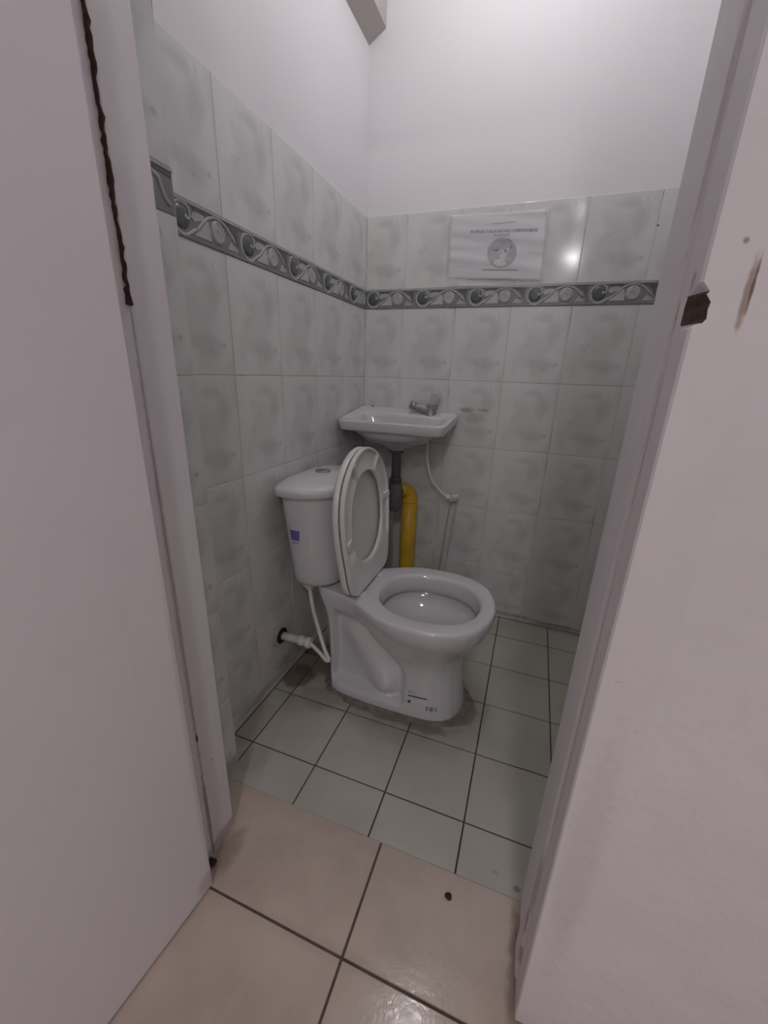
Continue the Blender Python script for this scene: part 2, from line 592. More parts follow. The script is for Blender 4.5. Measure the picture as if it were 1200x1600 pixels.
box('grout_bed', (-0.0045, -1.01, 0.0), (-0.0014, 0.0, ZTOP - .001), 'grout', wall_left)
box('grout_bed', (XR + 0.0014, -1.01, 0.0), (XR + 0.0045, 0.0, ZTOP - .001), 'grout', wall_right)
box('grout_bed', (0.070, -1.14, 0.0), (0.0736, -1.010, ZTOP - .001), 'grout', wall_front)

RZ = {'back': 0.0, 'left': math.pi / 2, 'right': -math.pi / 2}


def lay_tiles(parent, kind, cols, conv, rows):
    for (u0, u1, off) in cols:
        for (z0, z1) in rows:
            o = put('wall_tile', tile_mesh(u1 - u0 - GW, z1 - z0 - GW, 'tile', u0=off), parent)
            p = conv(u0 - off + GW / 2, z0 + GW / 2)
            o.location = p
            o.rotation_euler = (random.uniform(-.0018, .0018), random.uniform(-.0006, .0006), RZ[kind])


rows = list(zip(ZR[:-1], ZR[1:])) + [(ZT, ZTOP)]
back_cols = [(0.0, 0.1594, 0.0406)] + [(0.1594 + 0.2 * k, 0.3594 + 0.2 * k, 0.0) for k in range(4)] + [(0.9594, XR, 0.0)]
lay_tiles(wall_back, 'back', back_cols, lambda u, z: (u, 0.0, z), rows)
left_cols = [(-1.008, -0.8048, 0.0)] + [(-0.8048 + 0.2 * k, -0.6048 + 0.2 * k, 0.0) for k in range(4)]
left_cols[-1] = (left_cols[-1][0], -0.0005, 0.0)
lay_tiles(wall_left, 'left', left_cols, lambda u, z: (0.0, u, z), rows)
lay_tiles(wall_right, 'right', [(0.2 * k, 0.2 + 0.2 * k, 0.0) for k in range(5)], lambda u, z: (XR, -u, z), rows)
lay_tiles(wall_front, 'left', [(-1.139, -1.012, 0.07)], lambda u, z: (0.075, u, z), rows)


# ---- decorative border tiles with scroll relief
def ribbon(path, wd, y0=-0.0022, y1=0.0005):
    """flat relief ribbon along a 2D path (u,v) with rounded top"""
    P = [Vector((p[0], p[1])) for p in path]
    rings = []
    for i, p in enumerate(P):
        t = (P[min(i + 1, len(P) - 1)] - P[max(i - 1, 0)]).normalized()
        nrm = Vector((-t.y, t.x))
        h = wd[i] if isinstance(wd, list) else wd
        rings.append([(p.x + nrm.x * q * h, yy, p.y + nrm.y * q * h) for (q, yy) in [(-1, y1), (-.75, y0 * .75), (0, y0), (.75, y0 * .75), (1, y1)]])
    return loft(rings)


def spiral(cx, cy, r0, r1, a0, a1, n=30, sx=1.0):
    out = []
    for k in range(n + 1):
        t = k / n
        a = math.radians(a0 + (a1 - a0) * t)
        r = r0 + (r1 - r0) * t
        out.append((cx + sx * r * math.cos(a), cy + r * math.sin(a)))
    return out


def disc(cx, cy, rx, ry, n=20, y=-0.0012):
    ring = lambda f, yy: [(cx + rx * f * math.cos(2 * math.pi * k / n), yy, cy + ry * f * math.sin(2 * math.pi * k / n)) for k in range(n)]
    return loft([ring(1, 0.0005), ring(.96, y), ring(.5, y * 1.05)])


def plate(pts, y=-0.0014):
    cx = sum(p[0] for p in pts) / len(pts)
    cz = sum(p[1] for p in pts) / len(pts)
    r1 = [(p[0], 0.0005, p[1]) for p in pts]
    r2 = [(cx + (p[0] - cx) * .94, y, cz + (p[1] - cz) * .94) for p in pts]
    return loft([r1, r2])


BH = ZT - ZB
BM = {}
BM['slab'] = tile_mesh(0.2 - 0.0008, BH - 0.0012, 'b_ground')
BM['c_scroll'] = mesh_of('c_scroll', *ribbon([(.068, .022)] + spiral(.034, .032, .0275, .0265, -50, -275, 26) + [(.046, .0575), (.0535, .0505), (.0545, .041), (.049, .0335), (.0435, .035), (.043, .040)], .0036), 'b_light', True)
BM['scroll_eye'] = mesh_of('scroll_eye', *disc(.033, .034, .0205, .0215), 'b_dark', True)
BM['leaf'] = mesh_of('leaf', *plate([(.060, .010), (.112, .010), (.110, .030), (.104, .046), (.096, .042), (.082, .026)]), 'b_pale')
BM['leaf_spray'] = mesh_of('leaf_spray', *plate([(.056, .040), (.066, .033), (.078, .038), (.098, .045), (.092, .052), (.076, .053), (.062, .050)]), 'b_light')
BM['spiral_eye'] = mesh_of('spiral_eye', *disc(.132, .032, .022, .023), 'b_light', True)
BM['spiral_scroll'] = mesh_of('spiral_scroll', *ribbon([(.060, .014), (.075, .025), (.090, .040), (.104, .051), (.120, .0575), (.138, .058), (.154, .053), (.168, .043), (.180, .032), (.186, .024)], .0033), 'b_light', True)
BM['inner_spiral'] = mesh_of('inner_spiral', *ribbon(spiral(.132, .031, .0205, .004, 100, -420, 40), .0023), 'b_pale', True)
BM['corner_patch'] = mesh_of('corner_patch', *plate([(.158, .0575), (.196, .0575), (.196, .020), (.186, .040), (.172, .052)], -.0008), 'b_dark')
BM['gap_patch'] = mesh_of('gap_patch', *plate([(.060, .0575), (.104, .0575), (.098, .053), (.082, .0545), (.066, .0525)], -.0008), 'b_dark')
BM['end_leaf'] = mesh_of('end_leaf', *plate([(.160, .010), (.190, .010), (.196, .014), (.184, .020), (.172, .028), (.166, .020)], -.0010), 'b_light')
BM['upper_moulding'] = mesh_of('upper_moulding', *box_geo((0.0, -.0026, .0600), (.1992, .0005, .0655), .0008), 'b_light')
BM['lower_moulding'] = mesh_of('lower_moulding', *box_geo((0.0, -.0018, .0005), (.1992, .0005, .0055), .0006), 'b_ground')


def border(parent, kind, loc, skip=()):
    o = put('border_tile', BM['slab'], parent)
    o.location = loc
    o.rotation_euler = (0, 0, RZ[kind])
    for k, me in BM.items():
        if k == 'slab' or k in skip:
            continue
        put(k, me, o, (0, 0, 0))
    return o


for k in range(6):
    if k < 5:
        border(wall_back, 'back', (0.0004 + 0.2 * k, -0.0006, ZB + 0.0006))
    if k < 5:
        lb = border(wall_left, 'left', (0.0006, -0.955 + 0.2 * k, ZB + 0.0006), skip=('corner_patch', 'end_leaf') if k == 4 else ())
        if k == 4:
            lb.data = tile_mesh(0.1545, BH - 0.0012, 'b_ground')
        border(wall_right, 'right', (XR - 0.0006, -0.2 * k, ZB + 0.0006))
o = put('border_tile', tile_mesh(XR - 1.0 - .001, BH - .0012, 'b_ground'), wall_back)
o.location = (1.0004, -0.0006, ZB + .0006)
o = put('border_tile', tile_mesh(0.052, BH - .0012, 'b_ground'), wall_left)
o.location = (0.0006, -1.008, ZB + .0006)
o.rotation_euler = (0, 0, math.pi / 2)
o = put('border_tile', tile_mesh(0.127, BH - .0012, 'b_ground'), wall_front)
o.location = (0.0756, -1.139, ZB + .0006)
o.rotation_euler = (0, 0, math.pi / 2)
for (nm, me) in [('leaf', mesh_of('leaf', *plate([(.060, .012), (.085, .010), (.088, .040), (.078, .050), (.066, .046), (.072, .030)]), 'b_pale')),
                 ('corner_patch', mesh_of('corner_patch', *plate([(.060, .0575), (.125, .052), (.125, .0575)], -.0008), 'b_dark')),
                 ('c_scroll', mesh_of('c_scroll', *ribbon([(.118, .012), (.108, .020), (.102, .032), (.098, .045), (.085, .050)], .004), 'b_light', True)),
                 ('upper_moulding', mesh_of('upper_moulding', *box_geo((0, -.0026, .0600), (.127, .0005, .0655), .0008), 'b_light'))]:
    put(nm, me, o, (0, 0, 0))

# ---- ceiling and beam
tag(box('ceiling', (HX0, HY0, CEIL), (HX1, 0.12, CEIL + 0.1), 'plaster'), 'white ceiling over the washroom and hall', 'ceiling', kind='structure')
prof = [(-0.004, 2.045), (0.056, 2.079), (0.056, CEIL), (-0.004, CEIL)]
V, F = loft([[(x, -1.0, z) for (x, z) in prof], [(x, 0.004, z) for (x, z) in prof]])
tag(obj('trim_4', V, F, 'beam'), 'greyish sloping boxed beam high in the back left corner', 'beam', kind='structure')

# hall shell
tag(box('wall_hall_left', (HX0 - .1, HY0, -.02), (HX0, -1.012, CEIL), 'hall_paint'), 'hall side wall behind the open door', 'wall', kind='structure')
tag(box('wall_hall_right', (HX1, HY0, -.02), (HX1 + .1, -1.045, CEIL), 'hall_paint'), 'hall side wall far to the right', 'wall', kind='structure')
tag(box('wall_hall_rear', (HX0 - .1, HY0 - .1, -.02), (HX1 + .1, HY0, CEIL), 'hall_paint'), 'hall end wall opposite the washroom doorway', 'wall', kind='structure')

# ---- door frame
V, F = join(box_geo((0.0706, -1.2035, 0.0), (0.1675, -1.140, 2.03), 0.003), box_geo((0.0706, -1.252, 0.0), (0.1655, -1.2036, 2.03), 0.0015))
trim1 = tag(obj('trim_1', V, F, 'frame_paint'), 'white painted door jamb beside the open door', 'door frame', kind='structure')
# right jamb: rebate strip with chipped strike hole, stop strip, far reveal strip
SH0, SH1 = 1.056, 1.082
jp = lambda z: [(.803, -1.045, z), (.803, -1.116, z), (.7975, -1.119, z), (.7965, -1.122, z), (.7965, -1.164, z), (.7975, -1.167, z), (.8000, -1.1695, z),
                (.7995, -1.173, z), (.7995, -1.197, z), (.7995, -1.217, z), (.8015, -1.220, z), (.857, -1.220, z), (.857, -1.045, z)]
jn = lambda z, k: [(p[0] + (.0085 * k if q in (9, 10) else 0), p[1], p[2]) for q, p in enumerate(jp(z))]
geos = [loft([jp(0.0), jp(.5), jp(SH0 - .004), jn(SH0, .75), jn(SH0 + .003, 1.0), jn(1.066, .9), jn(1.071, 1.0), jn(SH1 - .005, .5), jn(SH1 - .003, .7), jp(SH1 + .004), jp(1.5), jp(2.03)])]
V, F = join(*geos)
trim2 = tag(obj('trim_2', V, F, 'frame_paint'), 'white painted right door jamb with stop strip and chipped latch hole', 'door frame', kind='structure')
CZ = [SH0, SH0 + .003, 1.066, 1.071, SH1 - .005, SH1 - .003]
V = []
for z_, k_ in zip(CZ, (.75, 1.0, .9, 1.0, .5, .7)):
    V += [(.7990, -1.1990 + .004 * k_, z_), (.7994 + .0085 * k_, -1.2165, z_), (.8010 + .0085 * k_, -1.2200, z_)]
F = []
for j in range(len(CZ) - 1):
    for i in range(2):
        a_ = j * 3 + i
        F.append((a_, a_ + 1, a_ + 4, a_ + 3))
cav = obj('strike_cavity', V, F, 'wood_hole', trim2)
sv = cav.modifiers.new('thick', 'SOLIDIFY')
sv.thickness = .0006
sv.offset = 0
# curled paint flakes on the front of the jamb
rf = random.Random(11)
for (x_, z_) in [(.823, .615), (.828, .590), (.835, .454), (.838, .420), (.829, .505), (.836, .318), (.832, .290), (.846, .640), (.842, .350), (.820, .70)]:
    L_, w_, a_ = rf.uniform(.004, .010), rf.uniform(.0012, .0024), rf.uniform(-1.2, .4)
    ca_, sa_ = math.cos(a_), math.sin(a_)
    V = []
    for (u_, v_, y_) in [(-L_, -w_, 0), (0, -w_ * 1.4, .0002), (L_, -w_ * .5, 0), (L_, w_ * .5, .0006), (0, w_, .0014), (-L_, w_ * .6, .0008)]:
        V.append((x_ + u_ * ca_ - v_ * sa_, -1.2199 - y_, z_ + u_ * sa_ + v_ * ca_))
    V += [(p[0], -1.2190, p[2]) for p in V[:6]]
    F = [(0, 1, 2, 3, 4, 5)] + [(i, i + 6, (i + 1) % 6 + 6, (i + 1) % 6) for i in range(6)]
    obj('paint_flake', V, F, 'frame_paint', trim2)
trim3 = tag(box('trim_3', (0.0706, -1.216, 2.03), (0.857, -1.12, 2.06), 'frame_paint'), 'door frame head above the opening', 'door frame', kind='structure')

# ---- open door leaf, hinged on the left jamb
ang = math.radians(-5.5)
door = bpy.data.objects.new('door_1', mesh_of('door_1', *box_geo((-0.036, -0.62, 0.006), (0.0, 0.0, 2.01), 0.002), 'door_paint'))
C.objects.link(door)
door.location = (0.2055, -1.2505, 0.0)
door.rotation_euler = (0, 0, ang)
tag(door, 'white painted door leaf standing open towards the viewer', 'door', kind='structure')
for z in (0.25, 1.75):
    hv = mesh_of('door_hinge', *lathe_geo([(0.0, -.045), (.006, -.045), (.006, .045), (0.0, .045)], (-0.040, 0.004, z), 'Z', 12), 'chrome', True)
    put('door_hinge', hv, door, (0, 0, 0))
for sgn in (1,):
    hv = mesh_of('door_knob', *lathe_geo([(.0, .0), (.024, .0), (.024, .004), (.010, .006), (.009, .03), (.024, .038), (.027, .05), (.018, .06), (0, .062)], (0.0, -0.565, 1.0), 'X', 20), 'chrome', True)
    put('door_knob', hv, door, (0, 0, 0))

# ---- brown mud trail along the jamb joint
pts, rs = [], []
zz = 1.083
while zz < 2.0:
    pts.append((0.1675 + random.uniform(-.0008, .0008), -1.2052 + random.uniform(-.0010, .0010), zz))
    rs.append(0.0026 + random.uniform(-.0006, .0011))
    zz += 0.006
rs[0] = .0042
rs[1] = .0040
tag(tube('mud_trail', pts, rs, 'mud', n=7, jit=.22), 'dark brown lumpy mud trail running down the left door jamb', 'mud trail')


# ================================================================= TOILET
TY = -0.567
toilet = thing('toilet', (0.38, TY, 0.0), 'white close-coupled toilet with its seat raised against the cistern', 'toilet')
RIM = 0.365
# plan tables: (u along length, half width) at each height; columns of half widths
UU = np.array([0, .02, .06, .12, .20, .28, .36, .44, .52, .60, .68, .76, .83, .89, .94, .975, .993, 1.0])
KEYS = [  # z, xmin, xmax, half widths
    (0.000, .150, .606, [.0, .070, .098, .110, .116, .119, .121, .122, .122, .122, .121, .119, .114, .103, .084, .055, .030, 0]),
    (0.022, .151, .604, [.0, .069, .097, .109, .115, .118, .120, .121, .121, .121, .120, .118, .113, .102, .083, .054, .030, 0]),
    (0.070, .146, .596, [.0, .066, .092, .103, .108, .110, .112, .113, .113, .113, .112, .110, .105, .095, .077, .050, .028, 0]),
    (0.150, .143, .587, [.0, .062, .086, .096, .100, .101, .102, .103, .105, .106, .106, .104, .099, .089, .072, .046, .026, 0]),
    (0.200, .140, .590, [.0, .060, .083, .092, .096, .097, .099, .103, .108, .112, .113, .111, .106, .095, .077, .050, .028, 0]),
    (0.240, .135, .606, [.0, .060, .082, .091, .095, .098, .105, .116, .126, .132, .134, .131, .124, .111, .089, .058, .031, 0]),
    (0.275, .128, .634, [.0, .060, .082, .091, .096, .103, .119, .137, .151, .158, .160, .156, .146, .130, .104, .068, .036, 0]),
    (0.305, .118, .656, [.0, .062, .084, .092, .098, .110, .133, .155, .171, .180, .181, .176, .164, .145, .116, .075, .040, 0]),
    (0.330, .108, .665, [.0, .064, .086, .093, .101, .116, .143, .168, .184, .1895, .190, .184, .172, .152, .122, .079, .042, 0]),
    (0.352, .102, .667, [.0, .064, .086, .093, .102, .118, .146, .171, .1865, .1915, .192, .186, .174, .154, .123, .080, .043, 0]),
    (0.361, .103, .665, [.0, .063, .085, .092, .101, .117, .145, .170, .185, .190, .190, .184, .172, .152, .122, .079, .042, 0]),
    (RIM, .106, .6615, [.0, .061, .083, .090, .099, .115, .143, .167, .182, .187, .187, .181, .169, .150, .120, .0775, .041, 0]),
]
NZ = 76
NA = 200
zk = np.array([k[0] for k in KEYS])


SPREAD = np.linspace(-.026, .026, 9)


def smooth01(x):
    x = np.clip(x, 0, 1)
    return x * x * (3 - 2 * x)


def half_outline(z, n):
    zs_ = np.clip(z + SPREAD * min(1.0, z / .05) * min(1.0, max(0.0, RIM - z) / .05), 0, RIM)      # averaged over a short span: no kinks between keys
    xmin = np.interp(zs_, zk, [k[1] for k in KEYS]).mean()
    xmax = np.interp(zs_, zk, [k[2] for k in KEYS]).mean()
    hw = np.array([np.interp(zs_, zk, [k[3][i] for k in KEYS]).mean() for i in range(len(UU))])
    th = np.linspace(0, math.pi, n)
    u = (1 - np.cos(th)) / 2
    return xmin + (xmax - xmin) * u, np.interp(u, UU, hw)


def toilet_ring(z, n=NA):
    x, h = half_outline(z, n // 2 + 1)
    pts = []
    for i in range(len(x)):
        pts.append((x[i], -h[i]))
    for i in range(len(x) - 2, 0, -1):
        pts.append((x[i], h[i]))
    out = []
    for (px, py) in pts:
        # side recess with the trapway bulge
        ztop = min(.315, .345 - max(0, px - .285) * 1.25)
        mk = smooth01((px - .170) / .022) * smooth01((.440 - px) / .034) * smooth01((z - .030) / .022) * smooth01((ztop - z) / .060)
        d = 0.046 * mk
        # trapway: a fat tube from the bowl back up and down
        lx, lz = px - .30, z - .15
        band = (lx * .80 + lz * .60)
        along = (-lx * .60 + lz * .80)
        d -= mk * 0.026 * math.exp(-(band / .050) ** 2) * smooth01((.17 - abs(along)) / .08)
        lx2, lz2 = px - .375, z - .075
        d -= mk * 0.020 * math.exp(-((lx2 / .05) ** 2 + (lz2 / .045) ** 2))
        s = 1 if py > 0 else -1
        if abs(py) > d:
            py -= s * d
        out.append((px, TY + py, z))
    return out


zl = [0, .008, .018, .026] + list(np.linspace(.034, .335, NZ)) + [.345, .352, .358, .362, .3645, RIM]
rings = [toilet_ring(z) for z in zl]


def hole_ring(z, x0=.308, x1=.625, hw=.138, grow=0.0, n=NA):
    cx, a = (x0 + x1) / 2, (x1 - x0) / 2 + grow
    out = []
    hwp = hw + grow
    outer = rings[-1]
    for (ox, oy, _) in outer:
        # match the outer point by direction from the hole centre
        an = math.atan2((oy - TY) / hwp, (ox - cx) / a)
        e = 2.25
        r = (abs(math.cos(an)) ** e + abs(math.sin(an)) ** e) ** (-1 / e)
        out.append((cx + a * r * math.cos(an), TY + hwp * r * math.sin(an), z))
    return out


rim_out = rings[-1]
for f_ in (.10, .50, .90):
    rings.append([(o[0] * (1 - f_) + h[0] * f_, o[1] * (1 - f_) + h[1] * f_, RIM + .0012) for o, h in zip(rim_out, hole_ring(RIM, grow=.003))])
rings.append(hole_ring(RIM, grow=.001))
rings.append(hole_ring(RIM - .003, grow=-.003))
rings.append(hole_ring(RIM - .012, grow=-.007))
rings.append(hole_ring(.325, grow=-.011))
rings.append(hole_ring(.308, grow=-.010))
rings.append(hole_ring(.303, grow=-.005))
rings.append(hole_ring(.303, grow=.012))      # undercut of the rim
rings.append(hole_ring(.292, grow=.012))
rings.append(hole_ring(.278, grow=-.006))
rings.append(hole_ring(.250, .330, .600, .112))
rings.append(hole_ring(.215, .345, .560, .088))
rings.append(hole_ring(.185, .360, .520, .066))
rings.append(hole_ring(.150, .375, .490, .050))
V, F = loft(rings)
bowl = obj('bowl', V, F, 'ceramic', toilet, smooth=True)
auto_sharp(bowl, 70)
wr = hole_ring(.212, .346, .556, .086)
V, F = loft([wr, [(x, y, .208) for x, y, z in wr]])
obj('bowl_water', V, F, 'water', bowl)

# base seal: irregular cement bead round the foot
r1, r2, r3 = [], [], []
for k, (x, y, z) in enumerate(toilet_ring(0.0)):
    dx, dy = x - .39, y - TY
    L = math.hypot(dx, dy)
    g = .024 + .008 * math.sin(k * .13 + 2) + .004 * math.sin(k * .37 + 1) + .002 * math.sin(k * .81)
    r1.append((x - dx / L * .006, y - dy / L * .006, .010))
    r2.append((x + dx / L * .003, y + dy / L * .003, .007))
    r3.append((x + dx / L * g, y + dy / L * g, .0004))
rm = [tuple(a_ * .55 + b_ * .45 for a_, b_ in zip(p, q)) for p, q in zip(r2, r3)]
rm = [(x, y, .0032) for x, y, z in rm]
V, F = loft([r1, r2, rm, r3], False, False)
M['seal'] = plain('dirty_cement_bead', (0.255, 0.215, 0.185), 0.85, var=0.35, scale=40)
obj('base_seal', V, F, 'seal', toilet, smooth=True)

# product label on the pedestal
lab = None


def side_surface(x, z):
    r = toilet_ring(z)
    best = [p for p in r if p[1] < TY]
    best.sort(key=lambda p: p[0])
    return np.interp(x, [p[0] for p in best], [p[1] for p in best])


LX0, LX1, LZ0, LZ1 = .440, .562, .038, .118
lab = bowl


def label_mark(name, x0, x1, z0, z1, mat='ink'):
    n = 5
    V, F = [], []
    for z in (z0, z1):
        for i in range(n + 1):
            x = x0 + (x1 - x0) * i / n
            V.append((x, side_surface(x, z) - .0012, z))
    for i in range(n):
        F.append((i, i + 1, i + n + 2, i + n + 1))
    return obj(name, V, F, mat, lab)


label_mark('printed_line', .446, .506, .0760, .0800)
label_mark('printed_symbol', .4475, .4565, .0530, .0630)
for (a, b_) in [(.504, .511), (.515, .527), (.532, .537)]:
    label_mark('printed_block', a, b_, .0400, .0545, 'ink_soft')


def text_mesh(name, body, size, mat, parent, place, bold=0.0, width=None, shear=0.0):
    cu = bpy.data.curves.new(name, 'FONT')
    cu.body = body
    cu.size = size
    cu.align_x = 'CENTER'
    cu.align_y = 'CENTER'
    cu.offset = bold
    cu.extrude = 0.0001
    to = bpy.data.objects.new(name, cu)
    C.objects.link(to)
    dg = bpy.context.evaluated_depsgraph_get()
    me = bpy.data.meshes.new_from_object(to.evaluated_get(dg))
    bpy.data.objects.remove(to)
    co = np.array([v.co[:] for v in me.vertices])
    if width:
        co[:, 0] *= width / max(1e-6, co[:, 0].max() - co[:, 0].min())
    for v, c_ in zip(me.vertices, co):
        v.co = place(c_[0], c_[1], c_[2])
    me.materials.clear()
    me.materials.append(M[mat])
    me.update()
    o = put(name, me, parent)
    return o


text_mesh('printed_word', 'Eco', .012, 'ink_soft', lab, lambda u, v, w_: (.458 + u, side_surface(.458 + u, .094) - .0013, .0925 + v), width=.022)


# ---- cistern
def d_ring(z, x0, x1, hw, e=2.25, n=72, dz=None):
    """D-shaped plan: flat against the wall, bowed to the front"""
    out = []
    for k in range(n):
        a = 2 * math.pi * k / n
        ca, sa = math.cos(a), math.sin(a)
        if ca >= 0:
            xx = x0 + .060 + (x1 - x0 - .060) * (abs(ca) ** (2 / e))
            yy = hw * math.copysign(abs(sa) ** (2 / e), sa)
        else:
            xx = x0 + .060 - .060 * (abs(ca) ** (2 / 2.6))
            yy = hw * math.copysign(abs(sa) ** (2 / 2.6), sa)
        out.append((xx, TY + yy, z))
    return out


tank_r = []
for (z, x0, x1, hw) in [(.374, .045, .165, .080), (.372, .038, .176, .094), (.376, .034, .183, .104), (.388, .031, .189, .112), (.42, .029, .193, .117),
                        (.50, .026, .198, .129), (.58, .023, .203, .141), (.64, .021, .207, .150), (.676, .020, .209, .155)]:
    tank_r.append(d_ring(z, x0, x1, hw))
V, F = loft(tank_r)
tank = obj('cistern', V, F, 'ceramic', toilet, smooth=True)
auto_sharp(tank, 60)
lid_r = []
for (z, x0, x1, hw) in [(.674, .022, .206, .152), (.674, .012, .220, .168), (.678, .009, .2235, .1715), (.688, .008, .225, .173), (.696, .009, .2235, .1715),
                        (.702, .014, .217, .165), (.708, .026, .200, .148), (.714, .045, .178, .120), (.719, .065, .150, .080), (.7205, .085, .125, .035)]:
    lid_r.append(d_ring(z, x0, x1, hw))
V, F = loft(lid_r)
tlid = obj('cistern_lid', V, F, 'ceramic', toilet, smooth=True)
auto_sharp(tlid, 60)
btn = lathe('flush_button', [(0.0, .716), (.024, .716), (.024, .7235), (.022, .7250), (.0195, .7250), (.0190, .7240), (.012, .7245), (0.0, .7245)], (.108, TY - .005, 0), 'button', tlid)
box('button_split', (.1070, TY - .024, .7240), (.1085, TY + .014, .7252), 'dark_pvc', btn)

# blue sticker on the cistern side, caption line below it


def tank_surface(y, z):
    """front-left surface x of the cistern at (y,z) on the near side"""
    zs = [r[0][2] for r in tank_r]
    for a, b_ in zip(tank_r[2:-1], tank_r[3:]):
        if a[0][2] <= z <= b_[0][2]:
            t = (z - a[0][2]) / (b_[0][2] - a[0][2])
            rr = [(p[0] * (1 - t) + q[0] * t, p[1] * (1 - t) + q[1] * t) for p, q in zip(a, b_)]
            near = [p for p in rr if p[1] < TY]
            near.sort(key=lambda p: p[0])
            return near
    return None


def tank_point(s, z, off=.0006):
    near = tank_surface(0, z)
    # arc length from the front-most point, walking back along the near side
    near = sorted([p for p in near if p[0] > .066], key=lambda p: -p[0])
    acc = 0.0
    for p, q in zip(near[:-1], near[1:]):
        L = math.hypot(q[0] - p[0], q[1] - p[1])
        if acc + L >= s:
            t = (s - acc) / L
            nx_, ny_ = (q[1] - p[1]) / L, -(q[0] - p[0]) / L
            if ny_ > 0:
                nx_, ny_ = -nx_, -ny_
            return (p[0] + (q[0] - p[0]) * t + nx_ * off, p[1] + (q[1] - p[1]) * t + ny_ * off, z)
        acc += L
    return (near[-1][0], near[-1][1] - off, z)


# position of the sticker found from the tangent plane
def patch(name, s0, s1, z0, z1, mat, parent, off, skew=0.0):
    V, F = [], []
    n = 6
    for j in range(n + 1):
        for i in range(n + 1):
            V.append(tank_point(s0 + (s1 - s0) * i / n, z0 + (z1 - z0) * j / n + skew * i / n, off))
    for j in range(n):
        for i in range(n):
            a = j * (n + 1) + i
            F.append((a, a + 1, a + n + 2, a + n + 1))
    return obj(name, V, F, mat, parent)


st = patch('blue_sticker', .174, .208, .536, .570, 'blue', tank, .0006)
patch('sticker_caption', .176, .206, .526, .529, 'blue', st, .0007)

# ---- seat ring and cover, raised
SX0, AL, SYC = 0.264, math.radians(4.2), TY + .012


def seat_pt(s, t, d):
    return (SX0 + d * math.cos(AL) - s * math.sin(AL), SYC + t, .377 + s * math.cos(AL) + d * math.sin(AL))


HS = [(0.0, .0), (0.0, .120), (.006, .134), (.022, .146), (.05, .153), (.10, .163), (.16, .174), (.20, .1785), (.235, .1795), (.27, .1765), (.31, .166), (.345, .146), (.375, .120),
      (.40, .088), (.415, .058), (.424, .027), (.427, 0.0)]


def seat_outline(n=96, off=0.0):
    pts = [(t, s) for s, t in HS]
    dense = []
    for (a, b_) in zip(pts[:-1], pts[1:]):
        for k in range(12):
            f = k / 12
            dense.append((a[0] + (b_[0] - a[0]) * f, a[1] + (b_[1] - a[1]) * f))
    dense.append(pts[-1])
    full = dense + [(-t, s) for t, s in reversed(dense[1:-1])]
    cs = .215
    ang_ = np.array([math.atan2(s - cs, t) for t, s in full])
    rad = np.array([math.hypot(t, s - cs) for t, s in full])
    o_ = np.argsort(ang_)
    ang_, rad = ang_[o_], rad[o_]
    th = np.linspace(-math.pi, math.pi, n, endpoint=False)
    r = np.interp(th, np.concatenate([ang_ - 2 * math.pi, ang_, ang_ + 2 * math.pi]), np.concatenate([rad, rad, rad]))
    # light smoothing
    r = (np.roll(r, 1) + 2 * r + np.roll(r, -1)) / 4
    return th, r + off, cs


th, ro, cs = seat_outline()
ri = []
for a in th:
    e = 2.1
    ra = .122
    rb = .142 if math.sin(a) > 0 else .138
    ri.append((abs(math.cos(a) / ra) ** e + abs(math.sin(a) / rb) ** e) ** (-1 / e))
ri = np.array(ri)


def seat_ring(r, d):
    return [seat_pt(cs + rr * math.sin(a), rr * math.cos(a), dd) for rr, a, dd in zip(r, th, d if hasattr(d, '__len__') else [d] * len(th))]


L01 = lambda f: ri + (ro - ri) * f
# underside of the ring faces the room: hollow between an outer lip and the inner edge, solid at the hinge end
hol = np.array([smooth01((math.sin(a) + .60) / .10) for a in th])
prof = [(1.0, -.007), (1.0, .009), (.985, .0105), (.93, .0105)]
rings_s = [seat_ring(L01(.5), -.006), seat_ring(L01(.90), -.0055), seat_ring(L01(1.0) - .001, -.003), seat_ring(L01(1.0), .002), seat_ring(L01(1.0) - .0008, .0095),
           seat_ring(L01(1.0) - .003, .0105), seat_ring(L01(1.0) - .0065, .0105), seat_ring(L01(1.0) - .0085, .0100 - .0085 * hol),
           seat_ring(L01(.45), .0090 - .0085 * hol), seat_ring(L01(.12), .0085 - .0045 * hol), seat_ring(L01(.03), .0065 - .001 * hol), seat_ring(ri, .003), seat_ring(ri, -.003), seat_ring(L01(.08), -.0055)]
V, F = loft(rings_s, False, False)
n_ = len(th)
last = (len(rings_s) - 1) * n_
for j in range(n_):
    F.append((last + j, last + (j + 1) % n_, (j + 1) % n_, j))
ring_o = obj('seat_ring', V, F, 'seat', toilet, smooth=True)
auto_sharp(ring_o, 50)
# ribs and bumper pads on the underside
for (a_deg, wd, f0, f1) in [(118, .010, .05, .93), (62, .010, .05, .93), (10, .018, .30, .97), (196, .016, .10, .75)]:
    a = math.radians(a_deg)
    i = int(round((a if a <= math.pi else a - 2 * math.pi) / (2 * math.pi) * n_ + n_ / 2)) % n_
    r0_, r1_ = ri[i] + (ro[i] - ri[i]) * f0, ri[i] + (ro[i] - ri[i]) * f1
    tx, ty_ = -math.sin(a), math.cos(a)
    q = []
    for (rr, hh) in [(r0_, .006), (r1_, .0125)]:
        for sgn in (-1, 1):
            for dd in (-.001, hh):
                q.append(seat_pt(cs + rr * math.sin(a) + sgn * wd / 2 * ty_, rr * math.cos(a) + sgn * wd / 2 * tx, dd))
    F_ = [(0, 1, 3, 2), (4, 6, 7, 5), (0, 4, 5, 1), (2, 3, 7, 6), (1, 5, 7, 3), (0, 2, 6, 4)]
    obj('bumper_pad', q, F_, 'seat', ring_o)
